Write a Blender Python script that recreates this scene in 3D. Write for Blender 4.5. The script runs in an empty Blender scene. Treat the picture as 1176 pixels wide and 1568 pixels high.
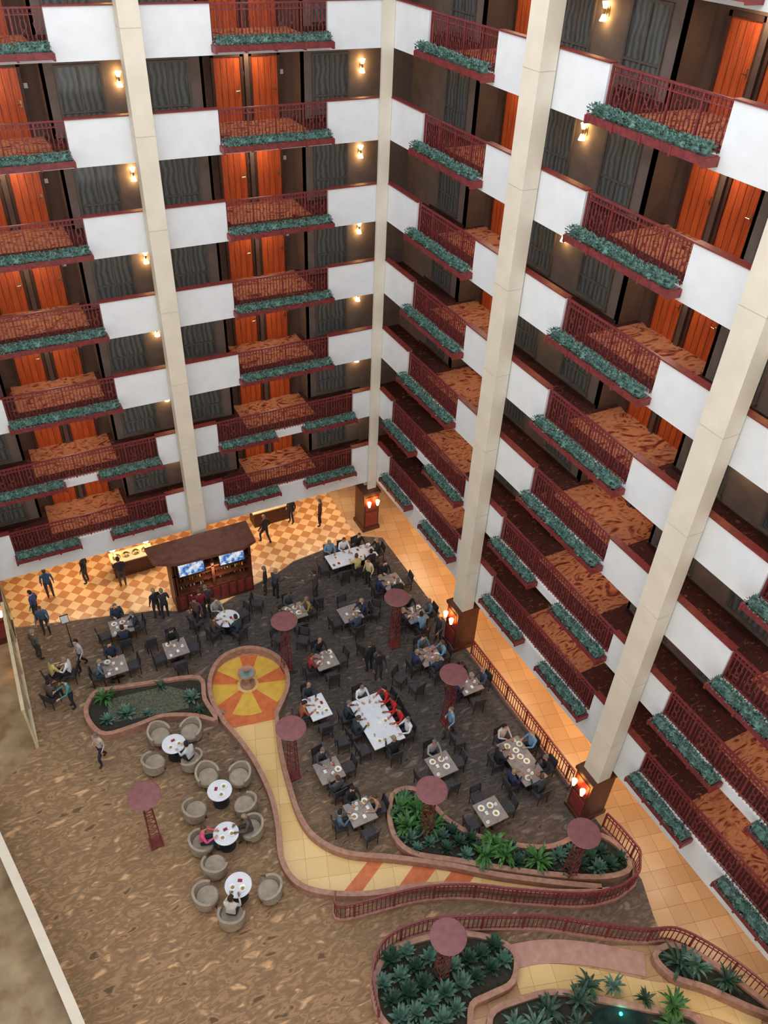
import bpy, bmesh, math, random, bisect
from mathutils import Vector, Matrix
random.seed(7)
sc=bpy.context.scene
try:
    sc.view_settings.view_transform='Standard'
except Exception: pass
def lin(r,g,b):
    f=lambda c:(c/255/12.92) if c/255<=.04045 else ((c/255+.055)/1.055)**2.4
    return (f(r),f(g),f(b),1)
# ---------------- materials
MATS={}
def nt(name):
    m=bpy.data.materials.new(name);m.use_nodes=True
    n=m.node_tree;b=n.nodes['Principled BSDF'];MATS[name]=m
    return m,n,b
def mat(name,c1,c2=None,scale=6,rough=.6,stretch=(1,1,1),metal=0,emit=None,es=0,bump=0,spec=.5,trans=0,alpha=1):
    m,n,b=nt(name)
    b.inputs['Roughness'].default_value=rough;b.inputs['Metallic'].default_value=metal
    b.inputs['Specular IOR Level'].default_value=spec
    if c2 is None: c2=tuple(max(0,x*.88) for x in c1)
    tc=n.nodes.new('ShaderNodeTexCoord');mp=n.nodes.new('ShaderNodeMapping');mp.inputs['Scale'].default_value=stretch
    no=n.nodes.new('ShaderNodeTexNoise');no.inputs['Scale'].default_value=scale;no.inputs['Detail'].default_value=3
    cr=n.nodes.new('ShaderNodeValToRGB');cr.color_ramp.elements[0].position=.35;cr.color_ramp.elements[1].position=.65
    cr.color_ramp.elements[0].color=lin(*c2);cr.color_ramp.elements[1].color=lin(*c1)
    L=n.links.new
    L(tc.outputs['Object'],mp.inputs['Vector']);L(mp.outputs['Vector'],no.inputs['Vector']);L(no.outputs['Fac'],cr.inputs['Fac']);L(cr.outputs['Color'],b.inputs['Base Color'])
    if emit:
        b.inputs['Emission Color'].default_value=lin(*emit);b.inputs['Emission Strength'].default_value=es
    if bump:
        bp=n.nodes.new('ShaderNodeBump');bp.inputs['Strength'].default_value=bump;L(no.outputs['Fac'],bp.inputs['Height']);L(bp.outputs['Normal'],b.inputs['Normal'])
    if trans: b.inputs['Transmission Weight'].default_value=trans
    if alpha<1: b.inputs['Alpha'].default_value=alpha
    return m
white=mat('painted_white',(224,226,228),(218,220,222),2,.6)
cream=mat('column_cream',(222,212,194),(214,204,186),1.5,.6)
capred=mat('cap_redbrown',(132,50,46),(108,40,38),8,.45)
railm=mat('rail_redbrown',(128,50,52),(100,38,40),10,.45)
wallm=mat('corridor_wall',(134,118,110),(120,106,98),2,.8)
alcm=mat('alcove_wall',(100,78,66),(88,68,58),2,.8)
doorm=mat('door_wood',(206,96,46),(172,70,30),3,.4,(6,6,.5))
framed=mat('door_frame',(78,46,34),(60,36,28),5,.5)
metalm=mat('brass_metal',(190,170,130),None,5,.3,metal=1)
winfr=mat('window_frame',(112,104,98),(98,90,86),4,.5)
leafteal=mat('teal_foliage',(102,138,126),(50,74,68),9,.7)
slabm=mat('slab_plaster',(190,175,155),(180,165,145),3,.7)
woodm=mat('dark_wood',(92,48,32),(62,30,22),4,.45,(1,1,5))
shade=mat('lamp_shade',(255,225,170),None,3,.5,emit=(255,205,130),es=26)
shade2=mat('lantern_glass',(255,205,130),None,3,.5,emit=(255,170,80),es=24)
def curtain():
    m,n,b=nt('curtain_glass');b.inputs['Roughness'].default_value=.2
    tc=n.nodes.new('ShaderNodeTexCoord');w=n.nodes.new('ShaderNodeTexWave');w.inputs['Scale'].default_value=1.6;w.inputs['Distortion'].default_value=5
    cr=n.nodes.new('ShaderNodeValToRGB');cr.color_ramp.elements[0].color=lin(84,88,88);cr.color_ramp.elements[1].color=lin(118,122,121)
    n.links.new(tc.outputs['Object'],w.inputs['Vector']);n.links.new(w.outputs['Fac'],cr.inputs['Fac']);n.links.new(cr.outputs['Color'],b.inputs['Base Color'])
    return m
curt=curtain()
def carpet(name,cols,scale,dist=2.0,reflect_tint=False):
    m,n,b=nt(name);b.inputs['Roughness'].default_value=.95;b.inputs['Specular IOR Level'].default_value=.1
    L=n.links.new
    tc=n.nodes.new('ShaderNodeNewGeometry');mp=n.nodes.new('ShaderNodeMapping');mp.inputs['Rotation'].default_value=(0,0,.5);mp.inputs['Scale'].default_value=(1,2.4 if reflect_tint else 1.9,1)
    no=n.nodes.new('ShaderNodeTexNoise');no.inputs['Scale'].default_value=scale;no.inputs['Detail'].default_value=4;no.inputs['Distortion'].default_value=dist
    cr=n.nodes.new('ShaderNodeValToRGB');r=cr.color_ramp
    while len(r.elements)<len(cols): r.elements.new(.5)
    for i,c in enumerate(cols):
        r.elements[i].position=.3+.4*i/(len(cols)-1);r.elements[i].color=lin(*c)
    L(tc.outputs['Position'],mp.inputs['Vector']);L(mp.outputs['Vector'],no.inputs['Vector']);L(no.outputs['Fac'],cr.inputs['Fac'])
    out=cr.outputs['Color']
    if reflect_tint:  # glass reflection put into the carpet colour: warmer, lighter toward left and front
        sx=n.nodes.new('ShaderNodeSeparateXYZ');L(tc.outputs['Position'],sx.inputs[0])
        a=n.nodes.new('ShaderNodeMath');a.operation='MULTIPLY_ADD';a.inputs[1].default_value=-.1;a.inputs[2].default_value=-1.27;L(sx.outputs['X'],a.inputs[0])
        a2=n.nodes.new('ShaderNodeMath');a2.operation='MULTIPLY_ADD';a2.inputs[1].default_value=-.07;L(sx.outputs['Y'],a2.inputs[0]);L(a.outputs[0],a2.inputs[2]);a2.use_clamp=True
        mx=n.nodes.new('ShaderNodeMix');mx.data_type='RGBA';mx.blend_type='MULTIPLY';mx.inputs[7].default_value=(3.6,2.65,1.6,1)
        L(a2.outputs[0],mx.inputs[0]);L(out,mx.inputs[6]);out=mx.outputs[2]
    L(out,b.inputs['Base Color'])
    return m
gcarp=carpet('gallery_carpet_dark',[(52,28,30),(84,44,42),(62,42,40),(78,40,38),(142,92,72)],2.6)
gins=carpet('gallery_carpet_inset',[(96,40,34),(158,98,72),(178,122,92),(166,106,78),(120,60,48),(84,36,32)],1.0,3)
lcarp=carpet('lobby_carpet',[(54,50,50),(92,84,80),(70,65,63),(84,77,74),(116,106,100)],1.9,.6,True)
def tiles(name,ca,cb,size,mortar,rot=0,checker=False):
    m,n,b=nt(name);b.inputs['Roughness'].default_value=.3
    L=n.links.new
    g=n.nodes.new('ShaderNodeNewGeometry');mp=n.nodes.new('ShaderNodeMapping');mp.inputs['Rotation'].default_value=(0,0,rot);mp.inputs['Location'].default_value=(.1,.1,.13)
    L(g.outputs['Position'],mp.inputs['Vector'])
    if checker:
        t=n.nodes.new('ShaderNodeTexChecker');t.inputs['Scale'].default_value=1/size;t.inputs['Color1'].default_value=lin(*ca);t.inputs['Color2'].default_value=lin(*cb)
    else:
        t=n.nodes.new('ShaderNodeTexBrick');t.offset=0;t.inputs['Scale'].default_value=1/size;t.inputs['Brick Width'].default_value=1;t.inputs['Row Height'].default_value=1
        t.inputs['Mortar Size'].default_value=.012;t.inputs['Color1'].default_value=lin(*ca);t.inputs['Color2'].default_value=lin(*cb);t.inputs['Mortar'].default_value=lin(*mortar)
    L(mp.outputs['Vector'],t.inputs['Vector']);L(t.outputs['Color'],b.inputs['Base Color'])
    return m
tilem=tiles('stone_tile',(196,158,118),(178,138,98),.6,(140,100,70),.25)
check=tiles('checker_tile',(228,188,136),(190,130,82),.42,None,math.pi/4,True)
pathm=tiles('path_stone',(226,192,132),(214,178,116),.7,(184,148,100),.3)
# ---------------- mesh builder
class MB:
    def __init__(s): s.v=[];s.f=[];s.m=[];s.mats=[]
    def mi(s,m):
        if m not in s.mats:s.mats.append(m)
        return s.mats.index(m)
    def add(s,vs,fs,m):
        o=len(s.v);s.v+= [tuple(v) for v in vs];i=s.mi(m)
        for f in fs: s.f.append([a+o for a in f]);s.m.append(i)
    def box(s,x0,x1,y0,y1,z0,z1,m):
        s.add([(x0,y0,z0),(x1,y0,z0),(x1,y1,z0),(x0,y1,z0),(x0,y0,z1),(x1,y0,z1),(x1,y1,z1),(x0,y1,z1)],
          [(0,3,2,1),(4,5,6,7),(0,1,5,4),(1,2,6,5),(2,3,7,6),(3,0,4,7)],m)
    def cyl(s,c,r0,r1,h,m,n=16):
        x,y,z=c;vs=[];fs=[]
        for k,(r,zz) in enumerate(((r0,z),(r1,z+h))):
            for i in range(n):
                a=2*math.pi*i/n;vs.append((x+r*math.cos(a),y+r*math.sin(a),zz))
        for i in range(n): fs.append((i,(i+1)%n,n+(i+1)%n,n+i))
        fs.append(tuple(range(n-1,-1,-1)));fs.append(tuple(range(n,2*n)))
        s.add(vs,fs,m)
    def lathe(s,c,prof,m,n=20):
        x,y,z=c;vs=[];fs=[]
        for r,h in prof:
            for i in range(n):
                a=2*math.pi*i/n;vs.append((x+r*math.cos(a),y+r*math.sin(a),z+h))
        for k in range(len(prof)-1):
            for i in range(n): fs.append((k*n+i,k*n+(i+1)%n,(k+1)*n+(i+1)%n,(k+1)*n+i))
        fs.append(tuple(range(n)));fs.append(tuple(range((len(prof)-1)*n,len(prof)*n)))
        s.add(vs,fs,m)
    def tube(s,pts,r,m,n=5):
        vs=[];fs=[]
        for i,p in enumerate(pts):
            p=Vector(p);d=(Vector(pts[min(i+1,len(pts)-1)])-Vector(pts[max(i-1,0)])).normalized()
            a=d.orthogonal().normalized();b=d.cross(a)
            rr=r[i] if isinstance(r,(list,tuple)) else r
            for k in range(n):
                t=2*math.pi*k/n;vs.append(p+a*rr*math.cos(t)+b*rr*math.sin(t))
        for i in range(len(pts)-1):
            for k in range(n): fs.append((i*n+k,i*n+(k+1)%n,(i+1)*n+(k+1)%n,(i+1)*n+k))
        fs.append(tuple(range(n)));fs.append(tuple(range((len(pts)-1)*n,len(pts)*n)))
        s.add(vs,fs,m)
    def poly(s,pts,z0,z1,m):
        n=len(pts);vs=[(p[0],p[1],z0) for p in pts]+[(p[0],p[1],z1) for p in pts]
        fs=[tuple(range(n,2*n))]+[(i,(i+1)%n,n+(i+1)%n,n+i) for i in range(n)]
        s.add(vs,fs,m)
    def strip(s,pts,w,z0,z1,m,closed=False):
        n=len(pts);vs=[]
        for i in range(n):
            a=Vector(pts[(i-1)%n] if closed else pts[max(i-1,0)]);c=Vector(pts[(i+1)%n] if closed else pts[min(i+1,n-1)])
            d=(c-a).normalized() if (c-a).length>1e-6 else Vector((1,0));nn=Vector((-d.y,d.x))*w/2;p=Vector(pts[i])
            for q,z in((p+nn,z0),(p-nn,z0),(p-nn,z1),(p+nn,z1)): vs.append((q.x,q.y,z))
        fs=[]
        for i in range(n if closed else n-1):
            j=(i+1)%n
            for k in range(4): fs.append((i*4+k,i*4+(k+1)%4,j*4+(k+1)%4,j*4+k))
        if not closed: fs+=[(0,1,2,3),tuple((n-1)*4+k for k in range(4))]
        s.add(vs,fs,m)
    def mesh(s,name,smooth=False):
        me=bpy.data.meshes.new(name);me.from_pydata(s.v,[],s.f)
        for m in s.mats: me.materials.append(m)
        for p,i in zip(me.polygons,s.m): p.material_index=i
        bm=bmesh.new();bm.from_mesh(me);bmesh.ops.recalc_face_normals(bm,faces=bm.faces)
        big=[f for f in bm.faces if len(f.verts)>8]
        if big: bmesh.ops.triangulate(bm,faces=big)
        bm.to_mesh(me);bm.free()
        return me
def put(name,me,loc=(0,0,0),rot=0,scale=1):
    if isinstance(me,MB): me=me.mesh(name)
    o=bpy.data.objects.new(name,me);o.location=loc;o.rotation_euler=(0,0,rot)
    if scale!=1:o.scale=(scale,)*3 if not isinstance(scale,tuple) else scale
    sc.collection.objects.link(o);return o
def smooth(pts,closed=False,k=5):
    n=len(pts);o=[]
    rng=range(n if closed else n-1)
    for i in rng:
        g=lambda j:Vector(pts[j%n] if closed else pts[min(max(j,0),n-1)])
        a,b,c,d=g(i-1),g(i),g(i+1),g(i+2)
        for t in range(k):
            t=t/k
            o.append(tuple(.5*((2*b)+(c-a)*t+(2*a-5*b+4*c-d)*t*t+(3*b-a-3*c+d)*t**3)))
    if not closed:o.append(tuple(pts[-1]))
    return o
S=2.9;Z7=4.85;ZB=2.71;L_=8.6
top=lambda k:Z7+(7-k)*S
ROWS=range(-1,8)
def railing(w):
    b=MB();h=1.07
    b.box(-w/2,w/2,-.03,.03,h-.045,h,railm);b.box(-w/2,w/2,-.02,.02,h-.2,h-.175,railm);b.box(-w/2,w/2,-.02,.02,.07,.1,railm)
    n=int(w/.12)
    for i in range(n+1):
        x=-w/2+w*i/n; t=.026 if i%8==0 else .011
        b.box(x-t,x+t,-t,t,0.002,h-.03,railm)
        if i<n:
            cx=x+w/n/2;r=.05
            b.tube([(cx+r*math.cos(a*math.pi/4),0,h-.11+r*math.sin(a*math.pi/4)) for a in range(9)],.007,railm,4)
            if i%8 in(2,5):
                b.tube([(cx+ .1*math.sin(t2*1.0),0,.2+.55*t2/6+.0) for t2 in range(7)],.012,railm,4)
                b.tube([(cx- .1*math.sin(t2*1.0),0,.2+.55*t2/6+.0) for t2 in range(7)],.012,railm,4)
    return b.mesh('railing')
def planter(w):
    b=MB();rnd=random.Random(3)
    b.box(-w/2,w/2,-.44,-.04,-.16,-.07,railm)
    b.box(-w/2,w/2,-.44,-.41,-.07,.03,railm);b.box(-w/2,-w/2+.03,-.41,-.04,-.07,.03,railm);b.box(w/2-.03,w/2,-.41,-.04,-.07,.03,railm)
    nseg=max(2,round(w/.95))
    for i in range(nseg+1):
        x=-w/2+w*i/nseg
        b.box(x-.03,x+.03,-.46,-.005,-.2,.0,capred)
    N=int(w*300)
    pts=[];rs=[]
    m=int(w/.12)
    for i in range(m+1):
        x=-w/2+.06+(w-.12)*i/m;pts.append((x,-.26,.06+.02*rnd.random()));rs.append(.15 if i%8 else .08)
    b.tube(pts,rs,leafteal,8)
    for i in range(N):
        x=rnd.uniform(-w/2+.04,w/2-.04);a=rnd.uniform(0,math.pi*1.0);r=rnd.uniform(.13,.2)
        c=Vector((x,-.26-r*math.cos(a)*1.1,.05+r*math.sin(a)))
        d=Vector((rnd.uniform(-1,1),-math.cos(a)+rnd.uniform(-.5,.5),math.sin(a)+rnd.uniform(-.5,.5))).normalized()*.07
        t=d.orthogonal().normalized()*.025
        b.add([c-t,c+t,c+d+t*.3,c+d-t*.3],[(0,1,2,3)],leafteal)
    return b.mesh('planter')
RU=railing(3.80);PU=planter(3.9);RL=railing(6.08);PL=planter(2.45)
def parapet(kind):
    b=MB()
    hw=1.93 if kind=='u' else 3.07
    zb=-1.37 if kind!='b' else ZB-Z7
    b.box(-4.3,-hw,0,.18,zb,0,white);b.box(hw,4.3,0,.18,zb,0,white)
    b.box(-4.3,-hw+.02,-.03,.21,0,.035,capred);b.box(hw-.02,4.3,-.03,.21,0,.035,capred)
    b.box(-hw,hw,0.0,.18,zb,-1.07,white)
    return b.mesh('parapet')
PAR={'u':parapet('u'),'l':parapet('l'),'b':parapet('b')}
def slab():
    b=MB();b.box(-4.3,4.3,.18,3.4,-1.36,-1.08,slabm)
    b.add([(-4.3,.18,-1.07),(4.3,.18,-1.07),(4.3,3.4,-1.07),(-4.3,3.4,-1.07)],[(0,1,2,3)],gcarp)
    b.box(-1.55,1.55,.7,2.75,-1.075,-1.055,gins)
    return b.mesh('gallery_floor')
SLAB=slab()
def wallbay():
    b=MB();z0=-1.07;z1=1.53
    b.box(-4.3,-1.75,1.9,2.0,z0,z1,wallm);b.box(1.75,4.3,1.9,2.0,z0,z1,wallm)
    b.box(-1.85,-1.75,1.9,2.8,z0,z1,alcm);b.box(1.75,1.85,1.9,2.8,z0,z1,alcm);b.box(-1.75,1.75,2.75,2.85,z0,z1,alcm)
    for a,c in((-4.3,-1.75),(1.75,4.3)): b.box(a,c,1.88,1.9,z0,z0+.12,framed)
    b.box(-.08,.08,2.6,2.75,z0,z1,alcm)
    return b.mesh('wall')
WB=wallbay()
def door():
    b=MB();w=.47
    b.box(-w,w,-.04,-.005,0,2.06,doorm)
    b.box(-w-.1,-w,-.08,-.005,0,2.18,framed);b.box(w,w+.1,-.08,-.005,0,2.18,framed);b.box(-w-.1,w+.1,-.08,-.005,2.06,2.18,framed)
    for x in(-.23,0,.23): b.box(x-.005,x+.005,-.046,-.04,.05,2.0,framed)
    b.box(w-.1,w-.05,-.055,-.04,.92,1.12,metalm);b.tube([(w-.075,-.055,1.0),(w-.075,-.1,1.0),(w-.2,-.1,1.0)],.011,metalm,6)
    b.cyl((0,-.06,1.5),.012,.012,.02,metalm,8)
    b.box(w+.12,w+.24,-.02,-.005,1.45,1.6,white)
    return b.mesh('door')
DOOR=door()
def window():
    b=MB();w=.68
    b.box(-w,w,-.01,-.002,.35,2.15,curt)
    for x in(-w,0,w): b.box(x-.035,x+.035,-.06,-.002,.3,2.2,winfr)
    for z in(.3,.85,2.17): b.box(-w-.03,w+.03,-.055,-.002,z-.03,z+.03,winfr)
    b.box(-w-.06,w+.06,-.12,-.002,.24,.28,winfr)
    return b.mesh('window')
WIN=window()
def sconce():
    b=MB()
    b.box(-.05,.05,-.03,-.002,-.12,.12,metalm);b.box(-.015,.015,-.1,-.03,-.015,.015,metalm)
    b.cyl((0,-.13,.07),.05,.1,.15,shade,12);b.cyl((0,-.13,-.22),.1,.05,.15,shade,12);b.cyl((0,-.13,-.07),.03,.03,.14,metalm,10)
    return b.mesh('sconce')
SC=sconce()
BAYS=[('A',i) for i in range(3)]+[('B',i) for i in range(4)]
dn=wn=0
lampd=bpy.data.lights.new('downlight','AREA');lampd.shape='DISK';lampd.size=.35;lampd.energy=35;lampd.color=(1,.8,.56)
for w,i in BAYS:
    rot=0 if w=='A' else -math.pi/2
    def P(u,v,z):
        c=-(4.3+L_*i)
        return (c+u,v,z) if w=='A' else (v,c-u,z)
    if w=='A' and i==2 : rows=range(4,8)
    else: rows=ROWS
    for k in rows:
        t=top(k);fl=t-1.07
        kind='u' if k<=5 else ('l' if k==6 else 'b')
        put('gallery_parapet',PAR[kind],P(0,0,t),rot);put('gallery_floor',SLAB,P(0,0,t),rot)
        put('wall_back' if w=='A' else 'wall_right',WB,P(0,0,t),rot)
        if k<=5:
            put('balcony_railing',RU,P(0,.09,fl),rot);put('balcony_planter',PU,P(0,0,fl),rot)
        else:
            put('balcony_railing',RL,P(0,.09,fl),rot);put('balcony_planter',PL,P(-1.85,0,fl),rot);put('balcony_planter',PL,P(1.85,0,fl),rot)
        for u in(-.68,.68):
            dn+=1;put('door_%d'%dn,DOOR,P(u,2.745,fl),rot)
        for u in(-2.95,2.85):
            wn+=1;put('window_%d'%wn,WIN,P(u,1.9,fl),rot)
        put('wall_sconce',SC,P(4.05,1.9,fl+1.75),rot)
        if k>=0 and not(w=='A' and i==2) and not (w=='B' and i==3):
            l=bpy.data.objects.new('alcove_downlight',lampd);l.location=P(0,2.2,fl+2.5);sc.collection.objects.link(l)
for k in ROWS:
    t=top(k);b=MB()
    b.box(.0,3.4,.0,3.4,t-1.36,t-1.08,slabm);b.add([(0,0,t-1.07),(3.4,0,t-1.07),(3.4,3.4,t-1.07),(0,3.4,t-1.07)],[(0,1,2,3)],gcarp)
    put('gallery_floor',b)
    b=MB();b.box(0,2.0,1.9,2.0,t-1.07,t+1.53,wallm);b.box(1.9,2.0,0,1.9,t-1.07,t+1.53,wallm);put('wall_corner',b)
def column(corner=False,h0=2.34):
    b=MB()
    if corner: b.box(-.44,-.01,-.14,-.035,h0,29.5,cream);b.box(-.44,-.01,.22,.5,h0,ZB-.01,cream)
    else:
        b.box(-.31,.31,-.55,-.035,h0,29.5,cream)
        for k in ROWS:
            z=top(k)-.5; b.box(-.315,.315,-.555,-.035,z,z+.012,slabm)
    return b.mesh('column')
def pedestal():
    b=MB()
    b.box(-.46,.46,-.76,.35,0,.18,woodm);b.box(-.4,.4,-.7,.3,.18,2.2,woodm);b.box(-.46,.46,-.76,.35,2.2,2.34,woodm)
    for z in(.3,1.25): 
        b.box(-.32,.32,-.72,-.7,z,z+.8,capred)
    for x in(-.22,.22):
        b.box(x-.03,x+.03,-.89,-.7,1.55,1.6,metalm);b.cyl((x,-.89,1.62),.05,.1,.26,shade2,10);b.cyl((x,-.89,1.55),.02,.05,.07,metalm,8)
    return b.mesh('pedestal')
COL=column();PED=pedestal();CC=column(True)
put('column',CC);put('column_pedestal',PED,(-.35,.3,0.013),0)
for i in(1,2): put('column',COL,(-L_*i-.15,0,0),0)
put('column_pedestal',PED,(-L_*2-.15,0,0.013),0)
b=MB();b.box(-.31,.31,-.55,-.035,0,2.34,cream);put('column_base',b,(-L_-.15,0,0.013))
for i in(1,2,3,4): put('column',COL,(0,-L_*i-.06,0),-math.pi/2,(1.18,1,1));put('column_pedestal',PED,(0,-L_*i,0.013),-math.pi/2)
# shell
b=MB();b.box(-26,8,-36,8,-.2,0,tilem);put('floor',b)
b=MB();b.box(-26,8,6,6.2,0,2.7,wallm);put('wall_back',b)
b=MB();b.box(6,6.2,-36,6,0,2.7,wallm);put('wall_right',b)
b=MB();b.box(-26.2,-26,-36,8,0,29.5,cream);put('wall_left',b)
b=MB();b.box(-26,8,-36.2,-36,0,29.5,cream);put('wall_front',b)
b=MB();b.box(-26,0.,3.4,6.2,ZB,ZB+.2,slabm);b.box(3.4,6.2,-36,6.2,ZB,ZB+.2,slabm);b.box(-26,3.4,.18,3.4,ZB,ZB+.1,slabm);b.box(.18,3.4,-36,.18,ZB,ZB+.1,slabm);put('ceiling',b)
def area(name,loc,rot,sx,sy,e,col):
    l=bpy.data.lights.new(name,'AREA');l.shape='RECTANGLE';l.size=sx;l.size_y=sy;l.energy=e;l.color=col
    o=bpy.data.objects.new(name,l);o.location=loc;o.rotation_euler=rot;sc.collection.objects.link(o);return o
area('skylight',(-10,-14,29),(0,0,0),17,26,4200,(.92,.96,1))
area('front_fill',(-12,-35,16),(math.radians(90),0,0),20,24,1950,(.94,.97,1))  # fill lamp added in front to even out the walls, no glazing modelled
area('left_fill',(-23,-16,15),(math.radians(90),0,math.radians(-90)),28,24,1180,(.94,.97,1))  # fill lamp added on the left, stands before a solid wall
for x in(-15,-11,-6,-2): area('lobby_downlight',(x,1.8,2.65),(0,0,0),2.5,.8,80,(1,.74,.48))
for y,e_,c_ in((-2,80,(1,.68,.38)),(-6,105,(1,.62,.3)),(-11,85,(1,.64,.33)),(-15,105,(1,.64,.33)),(-19,42,(1,.8,.58)),(-23,42,(1,.84,.66))): area('lobby_downlight',(1.6,y,2.65),(0,0,0),.8,2.5,e_,c_)
w=bpy.data.worlds.new('World');sc.world=w;w.use_nodes=True;w.node_tree.nodes['Background'].inputs[0].default_value=(.8,.88,1,1);w.node_tree.nodes['Background'].inputs[1].default_value=.35
# =================== LOBBY FLOOR LAYOUT
b=MB()
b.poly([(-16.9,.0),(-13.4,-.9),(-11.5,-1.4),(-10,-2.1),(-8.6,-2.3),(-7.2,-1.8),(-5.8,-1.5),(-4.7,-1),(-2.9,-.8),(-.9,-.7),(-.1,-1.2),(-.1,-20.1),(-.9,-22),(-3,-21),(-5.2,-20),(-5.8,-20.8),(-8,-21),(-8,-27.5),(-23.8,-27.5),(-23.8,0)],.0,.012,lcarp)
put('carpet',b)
b=MB();b.poly([(-17,0.05),(-13.4,-.85),(-11.5,-1.35),(-10,-2.05),(-8.6,-2.25),(-7.2,-1.75),(-5.8,-1.45),(-4.7,-.95),(-2.9,-.75),(-1.2,-.65),(-1.0,6),(-17,6)],.0,.01,check);put('checkered_floor',b)
pale=mat('pale_stone',(206,190,158),(192,174,140),3,.5)
curbm=mat('curb_terracotta',(172,130,110),(150,108,90),6,.6)
orange=mat('orange_tile',(206,112,60),(190,96,50),4,.45)
yellow=mat('yellow_tile',(216,176,72),(204,160,62),3,.45)
soil=mat('soil',(52,48,36),(34,34,26),8,.9)
agm=mat('agave_leaf',(96,130,112),(52,84,74),5,.5)
grm=mat('green_leaf',(66,118,48),(34,76,30),6,.5)
dkm=mat('darkgreen_leaf',(50,84,60),(28,52,42),6,.5)
Lp=[(-10.5,-8.5),(-10.1,-10.2),(-10,-12),(-10.2,-13.3),(-10.5,-14.4),(-10.4,-15.3),(-9.8,-16),(-8.5,-16.7),(-6.9,-17.2),(-5.4,-17.9),(-4.1,-18.7),(-2.4,-19.6),(-1.4,-20.0)]
Rp=[(-8.6,-9),(-9,-10.4),(-9.25,-11.8),(-9.4,-13.3),(-9.2,-14.3),(-8.5,-15.2),(-7.2,-16),(-5.7,-17.0),(-4.4,-18.0),(-2.9,-19.0),(-1.6,-19.8)]
med=[(-10.6,-7.3),(-10.3,-6.2),(-9.6,-5.45),(-8.6,-5.35),(-7.8,-5.9),(-7.45,-6.8),(-7.7,-7.9)]
Ls=smooth(Lp);Rs=smooth(Rp)
b=MB()
def resample(p,n):
    d=[0]
    for i in range(1,len(p)): d.append(d[-1]+(Vector(p[i])-Vector(p[i-1])).length)
    o=[]
    for k in range(n):
        t=d[-1]*k/(n-1);i=min(max(bisect.bisect(d,t)-1,0),len(p)-2);u=(t-d[i])/max(1e-6,d[i+1]-d[i])
        o.append(tuple(Vector(p[i]).lerp(Vector(p[i+1]),u)))
    return o
n=60;La=resample(Ls,n);Ra=resample(Rs,n)
vs=[(p[0],p[1],.03) for p in La]+[(p[0],p[1],.03) for p in Ra]
for i in range(n-1):
    mx_=(vs[i][0]+vs[i+1][0]+vs[n+i][0]+vs[n+i+1][0])/4;my_=(vs[i][1]+vs[n+i][1])/2
    m=orange if (my_<-15 and min(abs(mx_+8.4),abs(mx_+6.75),abs(mx_+5.6))<.27) else pathm
    b.add([vs[i],vs[i+1],vs[n+i+1],vs[n+i]],[(0,1,2,3)],m)
C=Vector((-9.05,-7.0));R=1.62
b.cyl((C.x,C.y,0),R,R,.028,curbm,48)
a0=0.2
for j in range(5):
    for (a1,a2,mm) in ((0,44,yellow),(44,72,orange)):
        s0=a0+math.radians(72*j+a1);s1=a0+math.radians(72*j+a2);vs=[(C.x,C.y,.034)]
        for t in range(9): a=s0+(s1-s0)*t/8;vs.append((C.x+R*.93*math.cos(a),C.y+R*.93*math.sin(a),.034))
        b.add(vs,[tuple([0,t,t+1]) for t in range(1,9)],mm)
b.cyl((C.x,C.y,.0),.42,.42,.04,pathm,24)
b.add([(-10.5,-8.0,.031),(-7.9,-8.1,.031),(-8.6,-9.05,.031),(-10.45,-8.7,.031)],[(0,1,2,3)],orange)
put('garden_path',b)
b=MB();b.strip(list(reversed(Ls))+smooth([Lp[0]]+med+[Rp[0]])[1:-1]+Rs,.17,.0,.32,curbm);put('path_curb',b)
b=MB();b.lathe((C.x,C.y,.04),[(.3,0),(.3,.08),(.12,.14),(.09,.4),(.16,.5),(.34,.66),(.36,.72),(.3,.7),(.05,.62),(.05,.85),(.12,.9),(.14,.96),(.0,.93)],curbm);
b.lathe((C.x,C.y,.72),[(.28,0),(.26,.01),(.0,.012)],mat('water',(120,150,146),None,4,.05));put('fountain_urn',b)
def inside(p,poly):
    x,y=p;c=False;n=len(poly)
    for i in range(n):
        x1,y1=poly[i];x2,y2=poly[i-1]
        if (y1>y)!=(y2>y) and x<(x2-x1)*(y-y1)/(y2-y1)+x1:c=not c
    return c
def leaf(b,base,ang,length,width,rise,droop,m,seg=4):
    c,s=math.cos(ang),math.sin(ang);vs=[]
    for i in range(seg+1):
        t=i/seg;rr=length*t;z=rise*t-droop*t*t
        w=width*math.sin(math.pi*(.18+.82*t))*(1 if t<1 else 0)+.002
        for sg in(-1,1):
            vs.append((base[0]+c*rr-s*w*sg,base[1]+s*rr+c*w*sg,base[2]+z+(.25*w)))
    b.add(vs,[(2*i,2*i+1,2*i+3,2*i+2) for i in range(seg)],m)
def rosette(b,p,r,m,rnd,n=18,h=1.0):
    for j in range(n):
        t=j/n;a=j*2.4+rnd.random()*.3
        leaf(b,p,a,r*(1-.45*t),r*.16,r*h*(.35+1.1*t),r*h*(.25-.1*t),m)
def bush(b,p,r,m,rnd,n=26):
    b.tube([(p[0],p[1],p[2]-.1),(p[0],p[1],p[2]+.3*r)],.03,woodm,5)
    for j in range(n):
        leaf(b,(p[0]+rnd.uniform(-.1,.1)*r,p[1]+rnd.uniform(-.1,.1)*r,p[2]+.3*r*rnd.random()),rnd.uniform(0,6.28),r*rnd.uniform(.7,1.1),r*.09,r*rnd.uniform(.6,1.7),r*rnd.uniform(.5,1.2),m,5)
def bed(name,poly,h=.36,cw=.17):
    sp=smooth(poly,True,4)
    b=MB();b.poly(sp,0,h-.12,soil);b.strip(sp,cw,0,h,curbm,True);put(name,b);return sp
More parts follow.
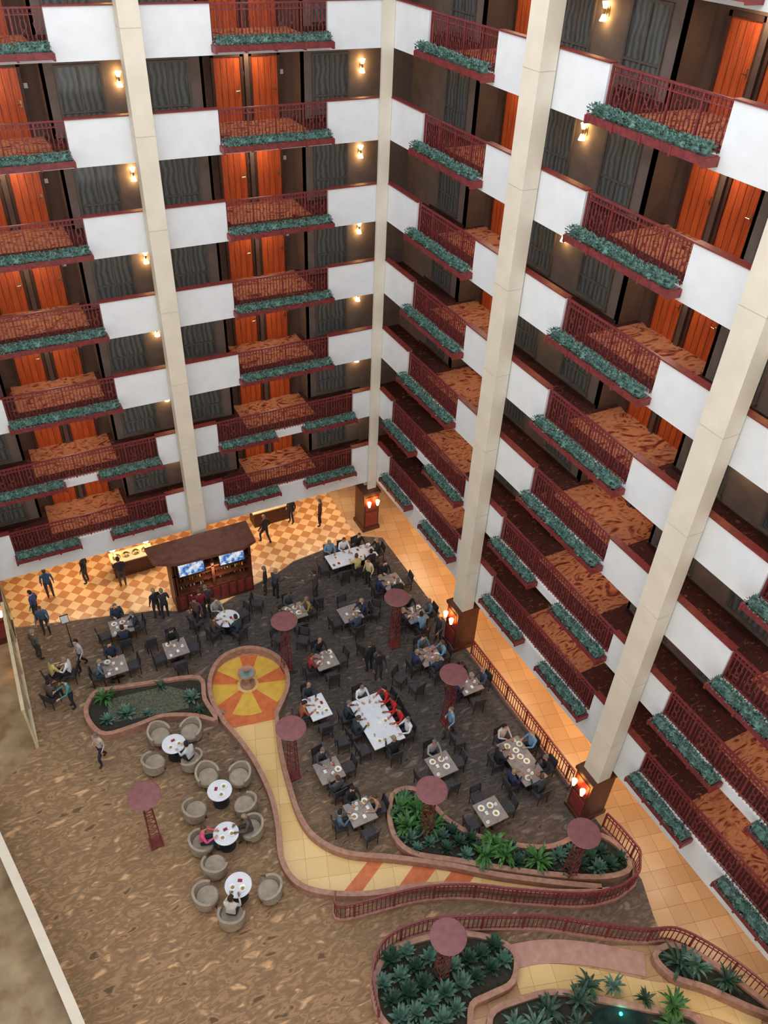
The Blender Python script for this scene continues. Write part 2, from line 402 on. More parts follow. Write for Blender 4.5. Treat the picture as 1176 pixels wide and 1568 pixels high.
def fill(name,poly,kinds,step,seed,shrink=.25,z=.24):
    rnd=random.Random(seed);b=MB()
    xs=[p[0] for p in poly];ys=[p[1] for p in poly];x=min(xs)
    while x<max(xs):
        y=min(ys)
        while y<max(ys):
            p=(x+rnd.uniform(-.1,.1)*step,y+rnd.uniform(-.1,.1)*step)
            if all(inside((p[0]+dx,p[1]+dy),poly) for dx,dy in((shrink,0),(-shrink,0),(0,shrink),(0,-shrink))):
                k=rnd.choice(kinds)
                if k[0]=='r': rosette(b,(p[0],p[1],z),k[2]*rnd.uniform(.85,1.15),k[1],rnd)
                else: bush(b,(p[0],p[1],z),k[2]*rnd.uniform(.85,1.15),k[1],rnd)
            y+=step
        x+=step
    put(name,b)
B1=[(-13.9,-5.2),(-12.3,-5.6),(-10.75,-6.1),(-10.85,-7.2),(-10.75,-8.3),(-11.4,-7.8),(-12.5,-7.3),(-13.5,-7.3),(-14.6,-7.2),(-15,-6.5),(-15,-5.7),(-14.5,-5.1)]
sp=bed('garden_bed',B1)
gravel=mat('gravel',(96,98,80),(60,64,52),12,.8)
b=MB();b.poly([(-14.2,-5.6),(-12.0,-5.9),(-11.3,-6.5),(-11.5,-7.3),(-13.2,-7.0),(-14.4,-6.7)],.241,.26,gravel);put('gravel_patch',b)
rnd=random.Random(5)
for (x,y,k,r) in [(-14.3,-5.6,'g',.5),(-13.7,-6.6,'a',.45),(-11.3,-6.9,'a',.42),(-12.2,-5.9,'d',.3),(-14.4,-6.6,'a',.35),(-11.2,-7.6,'d',.3),(-13.0,-6.9,'a',.25)]:
    b=MB();(bush(b,(0,0,0),r,grm if k=='g' else dkm,rnd) if k!='a' else rosette(b,(0,0,0),r,agm,rnd,22,.8));put('agave_plant' if k=='a' else 'leafy_plant',b,(x,y,.26))
B2=[(-6.2,-14),(-5.4,-14.1),(-5.1,-14.9),(-4.9,-15.7),(-4.3,-16.6),(-3.2,-17.5),(-2.2,-18),(-.9,-18.1),(-.25,-18.8),(-.35,-19.7),(-1.3,-19.6),(-2.7,-18.85),(-4.0,-18.0),(-5.4,-17.0),(-6.6,-16.1),(-6.8,-15.1)]
sp=bed('garden_bed',B2)
fill('agave_plants',[p for p in sp],[('r',agm,.34),('r',agm,.3),('r',dkm,.34),('r',dkm,.36)],.46,4,.18)
rnd=random.Random(9)
for x,y in [(-6.2,-14.6),(-6.3,-15.3),(-5.7,-14.9),(-5.6,-15.6),(-4.5,-17.3),(-3.9,-17.6),(-4.0,-17.1),(-3.0,-18.2)]:
    b=MB();bush(b,(0,0,0),.56,grm,rnd,34);put('leafy_plant',b,(x,y,.25))
B3=[(-9.4,-19.1),(-8.7,-18.6),(-7.5,-18.7),(-6.4,-19.1),(-5.6,-19.7),(-5.3,-20.3),(-5.8,-20.9),(-6.6,-20.9),(-7.2,-20.9),(-7.6,-21.4),(-8.2,-21.8),(-9.2,-21.0),(-9.7,-20.0)]
sp=bed('garden_bed',B3)
fill('agave_plants',sp,[('r',agm,.4),('r',agm,.36),('r',dkm,.4),('r',dkm,.38)],.5,6,.15)
pink=mat('pink_paving',(190,146,130),(176,130,114),4,.5)
b=MB()
b.strip(smooth([(-5.4,-20.2),(-4.2,-20.6),(-3.0,-21.3),(-1.8,-22.2)]),.7,0,.03,pink)
b.strip(smooth([(-5.6,-20.9),(-4.6,-21.2),(-3.5,-21.9),(-2.2,-22.9),(-1.0,-23.7),(0.2,-24.9)]),.7,0,.035,pathm)
put('garden_path',b)
B4=[(-6.9,-21.4),(-5.9,-21.4),(-4.8,-21.7),(-3.8,-22.4),(-2.6,-23.3),(-1.6,-24.1),(-2.6,-25.3),(-5.6,-24.4),(-7.2,-22.6)]
sp=bed('garden_bed',B4)
b=MB();b.poly(smooth([(-4.1,-22.6),(-3.4,-22.75),(-2.9,-23.2),(-3.2,-23.8),(-4.2,-23.5),(-4.6,-22.9)],True),.241,.27,mat('pool_water',(34,52,48),(24,40,38),4,.06));put('pool_water',b)
pl=bpy.data.lights.new('pool_light','POINT');pl.energy=4;pl.color=(.15,1,.9);pl.shadow_soft_size=.06
po=bpy.data.objects.new('pool_light',pl);po.location=(-3.4,-22.95,.4);sc.collection.objects.link(po)
for x,y,m,r in [(-3.9,-22.0,dkm,.5),(-4.4,-22.2,dkm,.5),(-2.0,-23.5,grm,.5),(-2.4,-23.9,grm,.5),(-5.3,-22.0,dkm,.5),(-5.9,-22.2,agm,.5),(-6.4,-21.9,agm,.45),(-3.2,-22.3,agm,.35),(-4.8,-22.7,dkm,.4),(-2.6,-23.0,dkm,.32),(-5.2,-22.9,agm,.4),(-6.2,-22.8,dkm,.45)]:
    b=MB();bush(b,(0,0,0),r,m,rnd,28);put('leafy_plant',b,(x,y,.25))
B5=[(-1.5,-22.2),(-.8,-22.2),(-.2,-22.9),(.3,-24.0),(.6,-25.0),(.1,-24.6),(-.7,-23.6),(-1.4,-22.9)]
bed('garden_bed',B5)
for x,y,m,r in [(-1.0,-22.7,dkm,.6),(-.6,-23.0,agm,.5),(-.1,-23.7,dkm,.45)]:
    b=MB();bush(b,(0,0,0),r,m,rnd,28);put('leafy_plant',b,(x,y,.25))
def fence(pts,z=0,h=1.0,name='garden_railing',base=.16):
    b=MB();p=resample(pts,max(2,int(sum((Vector(pts[i+1])-Vector(pts[i])).length for i in range(len(pts)-1))/.14)))
    b.strip(p,.14,z,z+base,curbm)
    b.strip(p,.06,z+h-.05,z+h,railm);b.strip(p,.035,z+h-.22,z+h-.19,railm);b.strip(p,.035,z+base+.06,z+base+.09,railm)
    for i,q in enumerate(p):
        t=.03 if i%9==0 else .012
        b.box(q[0]-t,q[0]+t,q[1]-t,q[1]+t,z+base,z+h-.02,railm)
    put(name,b)
fence([(-.15,-9.5),(-.15,-16.3)])
fence([(-.15,-18.1),(-.05,-18.7),(.0,-19.6),(-.5,-20.15),(-1.3,-20.25)]+smooth([(-1.3,-20.25),(-2.5,-19.95),(-4.4,-18.9),(-5.7,-18.1),(-7.2,-17.5),(-9.5,-17.0),(-9.5,-16.5)])[1:])
fence(smooth([(-9.75,-20.0),(-9.45,-19.0),(-8.7,-18.4),(-7.5,-18.45),(-6.4,-18.85),(-5.0,-19.5),(-4.0,-20.0),(-2.9,-20.75),(-1.6,-21.6),(-.7,-22.0),(-.1,-22.8),(.4,-23.9),(.75,-25.2)]))
discm=mat('disc_mauve',(134,82,84),(120,72,74),5,.5)
def disc():
    b=MB()
    b.lathe((0,0,2.62),[(.1,0),(.3,.06),(.5,.16),(.52,.19),(.5,.2),(.2,.21),(.03,.215)],discm,28)
    for sx,sy in((-1,-1),(1,-1),(1,1),(-1,1)):
        b.tube([(sx*.17,sy*.17,0),(sx*.13,sy*.13,1.6),(sx*.09,sy*.09,2.65)],.018,railm,5)
    for k in range(8):
        z=.2+k*.3;r=.17-.03*k/7
        for i in range(4):
            c=[(-r,-r),(r,-r),(r,r),(-r,r)];p,q=c[i],c[(i+1)%4]
            b.tube([(p[0],p[1],z),(q[0],q[1],z)],.01,railm,4);b.tube([(p[0],p[1],z),(q[0],q[1],z+.3)],.008,railm,4)
    b.box(-.22,.22,-.22,.22,0,.05,railm)
    return b.mesh('disc_lamp')
DL=disc()
for x,y in[(-7.35,-6.9),(-2.8,-7.6),(-2.75,-11.95),(-8.95,-11.6),(-5.8,-15.7),(-2.3,-19),(-14,-12),(-7.6,-19.8)]: put('disc_torchiere_lamp',DL,(x,y,.02))
# ---------------- furniture
tg=mat('tabletop_gray',(150,140,136),(132,122,118),7,.4)
tw=mat('tablecloth_white',(218,222,230),(210,214,222),3,.7)
blk=mat('black_metal',(36,34,36),(26,25,27),5,.45)
chm=mat('chair_dark',(62,58,62),(46,44,48),7,.7)
crm=mat('chair_cream',(162,150,134),(146,134,118),6,.8)
plate=mat('plate_white',(240,240,238),None,3,.2)
food=mat('food_brown',(170,110,60),(120,150,60),20,.6)
glassm=mat('glass_tint',(200,210,215),None,3,.1,alpha=.55)
napk=mat('napkin_red',(150,40,46),(130,32,38),4,.8)
def chair():
    b=MB()
    b.box(-.23,.23,-.22,.23,.41,.47,chm);b.box(-.215,.215,-.2,.22,.47,.5,chm)
    for x in(-.2,.2):
        b.tube([(x,.2,.42),(x*1.05,.23,0)],[.02,.014],blk,6);b.tube([(x,-.2,0.0),(x,-.2,.45),(x,-.25,.9)],[.016,.02,.016],blk,6)
    b.add([(-.22,-.22,.55),(.22,-.22,.55),(.22,-.27,.92),(-.22,-.27,.92),(-.22,-.25,.55),(.22,-.25,.55),(.22,-.3,.92),(-.22,-.3,.92)],[(0,1,2,3),(4,5,6,7),(0,1,5,4),(2,3,7,6),(1,2,6,5),(0,3,7,4)],chm)
    return b.mesh('chair')
CH=chair()
def tub():
    b=MB();n=17;vs=[]
    for i in range(n):
        a=math.radians(160+220*i/(n-1))
        h=.8-.22*abs(i-(n-1)/2)/((n-1)/2)
        for r,z in((.32,.2),(.40,.2),(.43,h),(.35,h)): vs.append((r*math.cos(a),r*math.sin(a),z))
    fs=[]
    for i in range(n-1):
        for k in range(4): fs.append((i*4+k,i*4+(k+1)%4,i*4+4+(k+1)%4,i*4+4+k))
    fs+=[(0,1,2,3),tuple((n-1)*4+k for k in range(4))]
    b.add(vs,fs,crm)
    b.lathe((0,.02,.2),[(.34,0),(.36,.06),(.36,.2),(.32,.25),(0.01,.26)],crm,20)
    for x,y in((-.22,-.22),(.22,-.22),(.22,.24),(-.22,.24)): b.tube([(x,y,.22),(x*1.1,y*1.1,0)],[.025,.016],woodm,6)
    return b.mesh('tub')
TUB=tub()
def table(w,d,m):
    b=MB();b.box(-w/2,w/2,-d/2,d/2,.71,.75,m);b.box(-w/2+.03,w/2-.03,-d/2+.03,d/2-.03,.68,.71,blk)
    for x in ([0] if w<1.5 else[-w/4,w/4]):
        for y in ([0] if d<1.5 else[-d/4,d/4]):
            b.cyl((x,y,.03),.035,.035,.66,blk,10)
            b.box(x-.28,x+.28,y-.035,y+.035,0,.035,blk);b.box(x-.035,x+.035,y-.28,y+.28,0,.035,blk)
    return b.mesh('table')
def rtable(r,m):
    b=MB();b.lathe((0,0,.71),[(r-.03,0),(r,.01),(r,.035),(r-.01,.04),(.01,.04)],m,28);b.cyl((0,0,.03),.035,.035,.68,blk,10);b.lathe((0,0,0),[(.28,0),(.28,.015),(.05,.04),(.03,.05)],blk,20)
    return b.mesh('round_table')
def ware(w,d,seed,n):
    rnd=random.Random(seed);b=MB();pts=[]
    for i in range(n*3):
        x=rnd.uniform(-w/2+.13,w/2-.13);y=rnd.uniform(-d/2+.13,d/2-.13)
        k=rnd.choice('ppgnc')
        rr={'p':.13,'g':.05,'n':.09,'c':.07}[k]
        if any((x-a)**2+(y-c)**2<(rr+r)**2 for a,c,r in pts): continue
        pts.append((x,y,rr))
        if k=='p': b.lathe((x,y,0),[(.07,0),(.12,.015),(.125,.018),(.07,.006),(.01,.005)],plate,16);b.lathe((x,y,.006),[(.06,0),(.05,.02),(.01,.03)],food,8)
        elif k=='g': b.lathe((x,y,0),[(.03,0),(.035,.12),(.033,.12),(.028,.01),(0.005,.01)],glassm,10)
        elif k=='n': b.box(x-.05,x+.05,y-.07,y+.07,0,.01,rnd.choice([napk,plate,plate]))
        else: b.lathe((x,y,0),[(.06,0),(.062,.004),(.03,.006),(.036,.07),(.03,.07),(.0,.02)],plate,12)
        if len(pts)>=n: break
    return b.mesh('tableware')
TG=table(.9,.9,tg);TW=table(.9,.9,tw);RT=rtable(.42,tw)
WAR=[ware(.9,.9,s,7) for s in range(4)];WR=ware(.6,.6,8,4)
# ---------------- people
def human(name,pose):
    J=dict(pose)
    pel=Vector(J['pel']);ch=Vector(J['chest']);nk=Vector(J['neck']);hd=Vector(J['head'])
    V=[];E=[];RR=[];tag=[]
    def v(p,r): V.append(tuple(p));RR.append(r);return len(V)-1
    def e(a,b_,t): E.append((a,b_));tag.append(t)
    P0=v(pel,(.165,.12));sp=v(pel.lerp(ch,.5),(.14,.105));c=v(ch,(.165,.115));n0=v(nk,(.06,.06));hb=v(nk.lerp(hd,.5),(.055,.055))
    e(P0,sp,0);e(sp,c,0);e(c,n0,0);e(n0,hb,2)
    hands=[]
    for s in 'lr':
        sh,el,wr,ha=[Vector(J[k+s]) for k in('sh','el','wr','ha')]
        a=v(sh,(.065,.065));b1=v(sh.lerp(el,.5),(.052,.052));b_=v(el,(.042,.042));d=v(wr,(.028,.026));h=v(ha,(.04,.022))
        e(c,a,0);e(a,b1,0);e(b1,b_,0);e(b_,d,0);e(d,h,2);hands.append((wr,ha,s))
        hp,kn,an,to=[Vector(J[k+s]) for k in('hp','kn','an','to')]
        a=v(hp,(.095,.095));b1=v(hp.lerp(kn,.5),(.08,.08));b_=v(kn,(.06,.06));cf=v(kn.lerp(an,.35),(.058,.058));d=v(an,(.04,.04));t=v(to,(.042,.03))
        e(P0,a,1);e(a,b1,1);e(b1,b_,1);e(b_,cf,1);e(cf,d,1);e(d,t,4)
    me=bpy.data.meshes.new('sk');me.from_pydata(V,E,[]);o=bpy.data.objects.new('sk',me);sc.collection.objects.link(o)
    sm=o.modifiers.new('s','SKIN');sm.use_smooth_shade=True
    for i,sv in enumerate(me.skin_vertices[0].data): sv.radius=RR[i];sv.use_root=(i==0)
    ss=o.modifiers.new('u','SUBSURF');ss.levels=1
    dg=bpy.context.evaluated_depsgraph_get();dg.update()
    m2=bpy.data.meshes.new_from_object(o.evaluated_get(dg));bpy.data.objects.remove(o)
    ph=[MATS['p_shirt'],MATS['p_pants'],MATS['p_skin'],MATS['p_hair'],MATS['p_shoe']]
    B=MB();B.mats=list(ph)
    vs=[tuple(x.co) for x in m2.vertices];B.v=list(vs)
    segs=[(Vector(V[a]),Vector(V[b_]),t) for (a,b_),t in zip(E,tag)]
    for p in m2.polygons:
        ce=p.center;best=9;bt=0
        for a,b_,t in segs:
            d=b_-a;u=max(0,min(1,(ce-a).dot(d)/d.length_squared));dd=(ce-(a+d*u)).length
            if dd<best:best=dd;bt=t
        if bt==0 and ce.z<pel.z-.02 and 'sit' not in name: bt=1
        B.f.append(list(p.vertices));B.m.append(bt)
    fw=(Vector(J['look'])).normalized();up=Vector((0,0,1));up=(up-fw*up.dot(fw)).normalized();rt=fw.cross(up)
    n=14;rows=10;hv=[]
    def hp_(x,y,z): return hd+rt*x+fw*y+up*z
    for i in range(rows+1):
        th=math.pi*i/rows
        for j in range(n):
            a=2*math.pi*j/n;x=.075*math.sin(th)*math.cos(a);y=.095*math.sin(th)*math.sin(a);z=.115*math.cos(th)
            if z<0: x*=1+z*2.2; y*=(1+z*1.0) if y>0 else (1+z*2.5)
            if abs(x)<.02 and y>.06 and -.045<z<.01: y+=.02
            hv.append(hp_(x,y,z))
    B.add(hv,[(i*n+j,i*n+(j+1)%n,(i+1)*n+(j+1)%n,(i+1)*n+j) for i in range(rows) for j in range(n)],ph[2])
    hv=[]
    for i in range(rows+1):
        th=math.pi*.62*i/rows
        for j in range(n):
            a=2*math.pi*j/n;k=1.13
            tt=th*(.5 if math.sin(a)>.3 else 1.2 if math.sin(a)<0 else .85)
            hv.append(hp_(.077*k*math.sin(tt)*math.cos(a),.095*k*math.sin(tt)*math.sin(a)-.006,.118*1.07*math.cos(tt)))
    B.add(hv,[(i*n+j,i*n+(j+1)%n,(i+1)*n+(j+1)%n,(i+1)*n+j) for i in range(rows) for j in range(n)],ph[3])
    for s in(-1,1):
        B.tube([hp_(s*.07,0,.02),hp_(s*.085,-.005,.0),hp_(s*.072,0,-.03)],[.008,.014,.007],ph[2],6)
        B.tube([hp_(s*.03-.009,.09,.005),hp_(s*.03+.009,.09,.005)],.008,ph[3],5)
    B.tube([hp_(-.022,.082,-.055),hp_(0,.088,-.057),hp_(.022,.082,-.055)],.006,MATS['p_lip'],5)
    for wr,ha,s in hands:
        d=(ha-wr).normalized();side=d.cross(Vector((0,0,1)));
        if side.length<.3: side=Vector((0,1,0))
        side.normalize();nrm=side.cross(d).normalized()
        if nrm.z>0: nrm=-nrm
        for i,l in enumerate((.07,.08,.075,.06)):
            o_=ha+side*(i-1.5)*.02
            B.tube([o_,o_+d*l*.5+nrm*.008,o_+d*l*.8+nrm*.03,o_+d*l+nrm*.05],[.01,.009,.008,.006],ph[2],5)
        sg=-1 if s=='l' else 1
        o_=ha-d*.03+side*sg*.03;B.tube([o_,o_+side*sg*.03+d*.02,o_+side*sg*.04+d*.055],[.012,.01,.007],ph[2],5)
    me=B.mesh(name)
    for p in me.polygons: p.use_smooth=True
    return me
for nm,c in(('p_shirt',(60,62,80)),('p_pants',(40,42,52)),('p_skin',(205,150,120)),('p_hair',(50,36,28)),('p_shoe',(30,28,28)),('p_lip',(170,90,85))): mat(nm,c,None,8,.8)
def sit(name,hz=.8,lean=.08,look=(0,1,-.3),arm=0):
    return human(name,dict(pel=(0,-.03,.58),chest=(0,lean-.03,.98),neck=(0,lean,1.14),head=(0,lean+.03,1.28),look=look,
     shl=(-.18,lean-.03,1.04),ell=(-.25,lean+.1,.8),wrl=(-.16,lean+.33,hz),hal=(-.13,lean+.41,hz-.0),
     shr=(.18,lean-.03,1.04),elr=(.26,lean+.08,.8),wrr=(.15,lean+.3,hz+arm),har=(.12,lean+.37,hz+arm+.02),
     hpl=(-.1,.02,.56),knl=(-.13,.42,.54),anl=(-.12,.38,.1),tol=(-.13,.52,.045),
     hpr=(.1,.02,.56),knr=(.13,.42,.54),anr=(.13,.44,.1),tor=(.14,.58,.045)))
def stand(name,st=0,armf=0,look=(0,1,-.1),lean=0):
    return human(name,dict(pel=(0,0,.96),chest=(0,lean,1.35),neck=(0,lean+.01,1.5),head=(0,lean+.04,1.64),look=look,
     shl=(-.19,lean,1.41),ell=(-.26,lean-.04+armf*.2,1.14),wrl=(-.25,lean+.08+armf*.38,.9+armf*.22),hal=(-.24,lean+.1+armf*.45,.82+armf*.3),
     shr=(.19,lean,1.41),elr=(.26,lean-.04-st*.3,1.14),wrr=(.26,lean+.06-st*.2+armf*.35,.9+armf*.15),har=(.25,lean+.08-st*.2+armf*.42,.82+armf*.22),
     hpl=(-.1,0,.92),knl=(-.11,.05+st,.5),anl=(-.11,-.02+st*1.1,.09),tol=(-.13,.13+st*1.1,.04),
     hpr=(.1,0,.92),knr=(.11,.04-st*.4,.5),anr=(.11,-.02-st*1.3,.09+st*.1),tor=(.13,.13-st*1.3,.04)))
SIT=[sit('sit_a'),sit('sit_b',.79,.16,(.3,1,-.5)),sit('sit_c',.8,-.02,(-.5,1,0),.12),sit('sit_d',.8,.1,(.6,1,-.2),.05)]
STD=[stand('stand_a'),stand('stand_b',0,.9,(0,1,-.4),.05),stand('walk_a',.2,.15)]
cache={}
def pm(c,kind):
    k=(c,kind)
    if k not in cache: cache[k]=mat('%s_%d_%d_%d'%((kind,)+c),c,None,9,.85)
    return cache[k]
SH=[(40,46,70),(36,38,44),(70,72,80),(120,40,44),(60,70,96),(150,150,152),(84,66,56),(44,60,70),(90,110,130),(30,30,36)]
PT=[(34,38,56),(30,30,34),(52,54,62),(70,64,56)]
HR=[(46,32,26),(30,24,22),(84,60,42),(150,130,104),(110,104,100)]
SK=[(214,164,134),(190,134,104),(140,92,66),(222,178,150)]
pr=random.Random(21)
def person(me,x,y,ang,shirt=None,pants=None,hair=None,sc_=1.0,z=.012):
    o=put('seated_person' if me in SIT else 'standing_person',me,(x,y,z),ang,sc_)
    cs=[('shirt',shirt or pr.choice(SH)),('pants',pants or pr.choice(PT)),('skin',pr.choice(SK)),('hair',hair or pr.choice(HR))]
    for i,(k,c) in enumerate(cs):
        o.material_slots[i].link='OBJECT';o.material_slots[i].material=pm(c,k)
    return o
def seat(x,y,ang,occ=None,me=CH,nm='dining_chair',hair=None):
    put(nm,me,(x,y,.012),ang)
    if occ is not None: person(pr.choice(SIT),x,y,ang,None if occ==1 else occ,hair=hair)
DIR={'N':(0,1,math.pi),'S':(0,-1,0),'E':(1,0,math.pi/2),'W':(-1,0,-math.pi/2)}
W_=(225,228,232);RED=(190,30,34);PINK=(220,90,130);BLUE=(110,150,180);NV=(38,46,84);BK=(28,28,34)
def setting(x,y,tm,sides,w=.9,d=.9,wi=None):
    me=TG if tm=='g' else TW
    if w!=.9 or d!=.9: me=table(w,d,tg if tm=='g' else tw)
    put('dining_table',me,(x,y,.012))
    put('tableware',WAR[wi if wi is not None else pr.randrange(4)] if (w,d)==(.9,.9) else ware(w,d,pr.randrange(99),14),(x,y,.763))
    for s in sides:
        k,off,occ=s if len(s)==3 else (s[0],0,s[1])
        dx,dy,a=DIR[k];h=(d/2 if dx==0 else w/2)+.27
        jx=pr.uniform(-.04,.04)
        seat(x+dx*h+(off if dx==0 else 0)+jx,y+dy*h+(off if dy==0 else 0),a+pr.uniform(-.15,.15),occ)
setting(-12.9,-2.5,'g',[('N',1),('S',1),('E',1),('W',None)])
setting(-13.6,-4.5,'g',[('N',1),('W',1),('E',None)])
setting(-11.2,-4.6,'g',[('N',BK),('W',None),('E',None),('S',None)])
put('round_table',rtable(.5,tw),(-8.8,-3.9,.012));put('tableware',WR,(-8.8,-3.9,.763))
for a in(20,110,200,290):
    r=math.radians(a);seat(-8.8+.78*math.cos(r),-3.9+.78*math.sin(r),r+math.pi/2,1 if a in(200,110,290) else None)
setting(-6.1,-4.7,'g',[('N',1),('S',None),('W',1),('E',(150,130,80))])
setting(-4,-5.8,'g',[('N',None),('E',NV),('W',None),('S',1)])
setting(-2.4,-2.5,'w',[('N',-.75,BLUE),('N',-.05,W_),('N',.65,BK),('S',-.7,None),('S',0,(200,180,120)),('S',.7,BK),('E',BK),('W',None)],2.3,.95)
setting(-1.5,-4.8,'g',[('N',BK),('E',None),('W',NV),('S',BK)])
setting(-1.5,-7,'g',[('N',BK),('E',1),('S',BLUE),('W',1)])
setting(-2.1,-9.3,'g',[('N',1),('E',BLUE),('W',NV),('S',1)])
setting(-6.0,-7.7,'g',[('N',1),('W',(150,50,50)),('E',None),('S',None)])
setting(-7.2,-9.7,'w',[('N',1),('W',(160,90,60)),('S',None)],.8,1.1)
setting(-5.45,-11.2,'w',[('E',.85,RED),('E',.3,RED),('E',-.25,RED),('E',-.8,W_),('W',.8,1),('W',0,1),('W',-.8,None),('S',BK),('N',W_)],1.25,2.3)
setting(-7.9,-12.4,'g',[('N',1),('E',None),('S',1)])
setting(-7.6,-14.3,'g',[('N',1),('E',(170,130,110)),('S',None),('W',1)])
setting(-4.2,-13.9,'g',[('N',1),('E',None),('S',None),('W',None)])
setting(-1.4,-11.2,'g',[('N',BK),('E',1),('W',NV),('S',None)])
setting(-1.5,-15.0,'g',[('W',.5,BK),('W',-.5,NV),('E',.5,BLUE),('E',-.5,BK),('N',(200,190,180)),('S',1)],.95,1.9)
setting(-3.6,-16.2,'g',[('N',None),('E',None),('W',None)])
for x,y in((-3.2,-10.3),(-4.2,-7.6),(-7.2,-5.6),(-10.0,-3.3),(-3.0,-13.1),(-6.9,-11.3),(-4.9,-4.3),(-2.9,-5.9),(-6.3,-6.1),(-12.0,-3.6),(-7.3,-3.3),(-3.6,-9.6)): seat(x,y,pr.uniform(0,6.28))
def rnd_set(x,y,l):
    put('round_table',RT,(x,y,.012));put('tableware',WR,(x,y,.763),pr.random()*3)
    for a,occ,dd in l:
        r=math.radians(a);seat(x+dd*math.cos(r),y+dd*math.sin(r),r+math.pi/2,occ,TUB,'tub_chair')
rnd_set(-12.5,-9,[(197,None,.85),(112,None,.9),(35,None,.9),(-59,(200,205,210),.8)])
rnd_set(-11.6,-11.5,[(100,None,.95),(28,None,.95),(190,None,.95),(-47,None,.95)])
rnd_set(-11.9,-13.1,[(165,PINK,.8),(228,None,.95),(0,(90,80,76),.85)])
rnd_set(-12.1,-14.9,[(165,None,1.0),(-25,None,.95),(235,(205,200,190),.8)])
for x,y,a,me,c in [(-11.3,-1.9,.3,0,BK),(-11.0,-2.1,.1,1,(40,40,48)),(-9.6,-2.8,0,1,(120,30,40)),(-9.9,-3.1,2.5,2,(90,60,60)),(-9.3,-2.6,0,0,(60,54,60)),(-6.6,-2.5,1.2,0,BK),(-6.3,-2.9,-1.0,1,(60,60,66)),(-4.7,-3.7,.6,1,(70,66,66)),(-4.2,-8.9,2.8,1,BK),(-4.35,-8.4,.2,0,(30,34,40)),
  (-5.4,.8,.4,2,(50,40,40)),(-3.7,1.7,2.0,0,BK),(-14.9,-8.1,2.2,2,(190,175,165)),(-3.0,-12.5,1.4,2,BLUE),
  (-15.9,0.1,1,0,(60,80,130)),(-15.7,-.9,3,1,(60,90,120)),(-16.2,-2.2,-1,0,(90,84,80)),(-14.7,-3.4,2,2,(180,175,180)),(-15.4,-5.2,1.8,1,(80,140,140)),(-1.0,-8.2,2,1,(50,50,60)),(-2.2,-3.9,1.9,0,(214,196,150)),(-15.2,1.2,0,0,(60,90,140)),(-13.6,1.5,1,0,BK),(-12.2,.6,0,1,(40,36,40)),(-2.5,.9,1,0,(80,50,40))]:
    person(STD[me],x,y,a,c,sc_=.97)
for x,y,a,c in [(-15.9,-3.8,-1.2,(210,190,120)),(-15.2,-3.9,1.2,(230,230,230)),(-16.1,-4.8,-.8,(90,80,76))]: seat(x,y,a,c)
# ---------------- bar
def tvscreen():
    m,n,b=nt('tv_screen');no=n.nodes.new('ShaderNodeTexNoise');no.inputs['Scale'].default_value=5;tc=n.nodes.new('ShaderNodeTexCoord')
    cr=n.nodes.new('ShaderNodeValToRGB');cr.color_ramp.elements[0].position=.4;cr.color_ramp.elements[1].position=.6;cr.color_ramp.elements[0].color=lin(40,110,190);cr.color_ramp.elements[1].color=lin(235,240,245)
    n.links.new(tc.outputs['Object'],no.inputs['Vector']);n.links.new(no.outputs['Fac'],cr.inputs['Fac']);n.links.new(cr.outputs['Color'],b.inputs['Emission Color']);b.inputs['Emission Strength'].default_value=.9;b.inputs['Base Color'].default_value=(0,0,0,1)
    return m
tvm=tvscreen()
b=MB();x0,x1=-10.45,-7.0;y0,y1=-2.0,-.95
b.box(x0,x1,y1-.05,y1,0,2.9,woodm)
for x in(x0,x0+.08+0,-8.78,x1-.12): b.box(x,x+.12,y0,y1-.05,0,2.9,woodm)
for z in(.1,.95,1.35,1.75): b.box(x0,x1,y0+.1,y1-.05,z,z+.04,woodm)
b.box(x0,x1,y0-.02,y0+.12,.0,.95,woodm)
for x in range(9): b.box(x0+.15+x*.37,x0+.42+x*.37,y0-.035,y0-.02,.15,.85,capred)
b.box(x0,x1,y0,y1-.05,2.05,2.12,woodm)
b.poly([(-11.2,-.8),(-11.1,-1.9),(-10.2,-2.3),(-7.4,-2.45),(-6.8,-2.2),(-6.75,-.8)],2.9,3.05,mat('bar_canopy',(110,70,56),(92,56,46),4,.5))
rb=random.Random(2)
bott=[mat('bottle_%d'%i,c,None,5,.1) for i,c in enumerate([(160,90,30),(60,90,50),(200,200,190),(110,40,30),(220,170,80)])]
for z in(.99,1.39,1.79):
    x=x0+.25
    while x<x1-.2:
        if abs(x+8.72)>.12:
            h=rb.uniform(.2,.3);b.lathe((x,-1.6+rb.uniform(-.1,.1),z),[(.035,0),(.038,h*.6),(.014,h*.75),(.014,h)],rb.choice(bott),8)
        x+=rb.uniform(.09,.16)
put('back_bar',b,(0,0,.012))
for x in(-9.65,-7.9):
    b=MB();b.box(-.58,.58,-.04,.03,-.35,.35,blk);b.box(-.53,.53,-.046,-.04,-.3,.3,tvm);b.box(-.1,.1,.03,.2,-.05,.05,blk)
    o=put('television',b,(x,-2.12,2.5));o.rotation_euler=(math.radians(-14),0,0)
l=bpy.data.lights.new('bar_light','AREA');l.energy=20;l.size=.5;l.color=(1,.8,.5);o=bpy.data.objects.new('bar_light',l);o.location=(-8.7,-2.3,2.05);o.rotation_euler=(math.radians(40),0,0);sc.collection.objects.link(o)
def buffet(x,y):
    b=MB();b.box(-.9,.9,-.35,.35,.0,.85,woodm);b.box(-.95,.95,-.4,.4,.85,.9,pale)
    for i in range(4): b.lathe((-.65+i*.43,0,.9),[(.16,0),(.17,.06),(.12,.12),(.01,.14)],metalm,14)
    for i in (-.75,.75): b.cyl((i,.25,.9),.02,.02,.3,metalm,8);b.cyl((i,.25,1.15),.12,.07,.14,shade,12)
    put('buffet_counter',b,(x,y,.01))
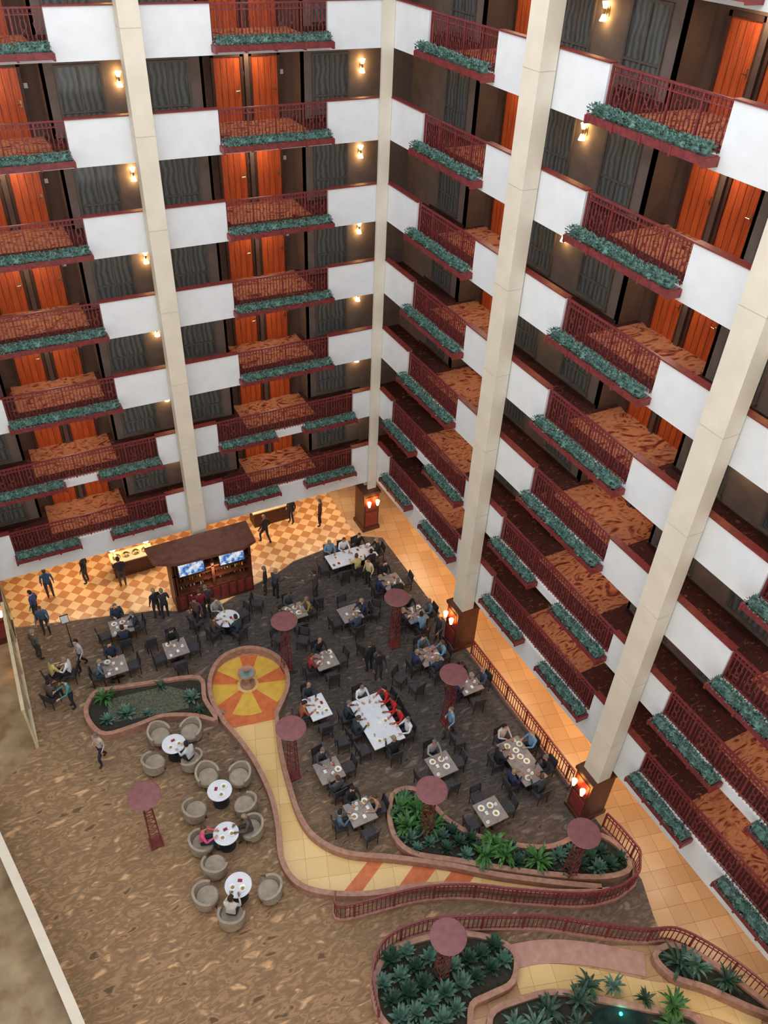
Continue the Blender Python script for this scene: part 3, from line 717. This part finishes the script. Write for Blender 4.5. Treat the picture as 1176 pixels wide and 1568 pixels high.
buffet(-11.5,1.6);buffet(-4.6,2.4)
pane=mat('partition_glass',(176,200,186),(160,186,170),2,.08,alpha=.35)
b=MB()
for i in range(5):
    y=.9-1.85*i;b.box(-16.98,-16.9,y-.04,y+.04,0,2.2,pale)
    if i<4: b.box(-16.95,-16.93,y-1.81,y-.04,.08,2.15,pane)
b.box(-17.0,-16.88,-6.55,.95,2.15,2.25,pale);b.box(-17.0,-16.88,-6.55,.95,0,.1,pale);put('glass_partition',b,(0,0,.022))
b=MB();lw=[(-18.9,-8.2),(-18.6,-9.8),(-17.9,-13.2),(-17.3,-16.3),(-16.7,-19.5),(-16.2,-23)]
b.strip(lw,.2,.022,.95,pale);b.strip(lw,.28,.95,1.02,cream);put('low_wall',b)
b=MB();b.poly([(-23.8,3),(-23.8,-23),(-16.3,-23),(-16.8,-19.5),(-17.4,-16.3),(-18,-13.2),(-18.7,-9.8),(-19,-8.2),(-17.0,-6.5),(-17.0,3)],.012,.02,mat('side_floor_reflection',(168,146,114),(130,104,76),1.2,.25));put('side_floor',b)  # pale floor colour stands in for reflections in the glass
b=MB();b.lathe((0,0,0),[(.2,0),(.2,.02),(.02,.03),(.015,1.3)],blk,14);b.box(-.16,.16,-.02,.02,1.25,1.7,blk);b.box(-.14,.14,-.026,-.02,1.28,1.67,plate);put('sign_stand',b,(-14.9,-1.9,.012))
# camera
f,pitch,yaw,roll=1735.2,math.radians(38.78),math.radians(28.708),math.radians(2.852)
F=Vector((math.sin(yaw)*math.cos(pitch),math.cos(yaw)*math.cos(pitch),-math.sin(pitch)))
r=Vector((math.cos(yaw),-math.sin(yaw),0));u=r.cross(F)
r2=r*math.cos(roll)+u*math.sin(roll);u2=-r*math.sin(roll)+u*math.cos(roll)
cam=bpy.data.cameras.new('camera');cam.sensor_fit='HORIZONTAL';cam.sensor_width=36;cam.lens=36*f/1659;cam.clip_end=200
co=bpy.data.objects.new('camera',cam);sc.collection.objects.link(co)
Mx=Matrix((r2,u2,-F)).transposed().to_4x4();Mx.translation=Vector((-14.44,-27.41,25.64));co.matrix_world=Mx
sc.camera=co
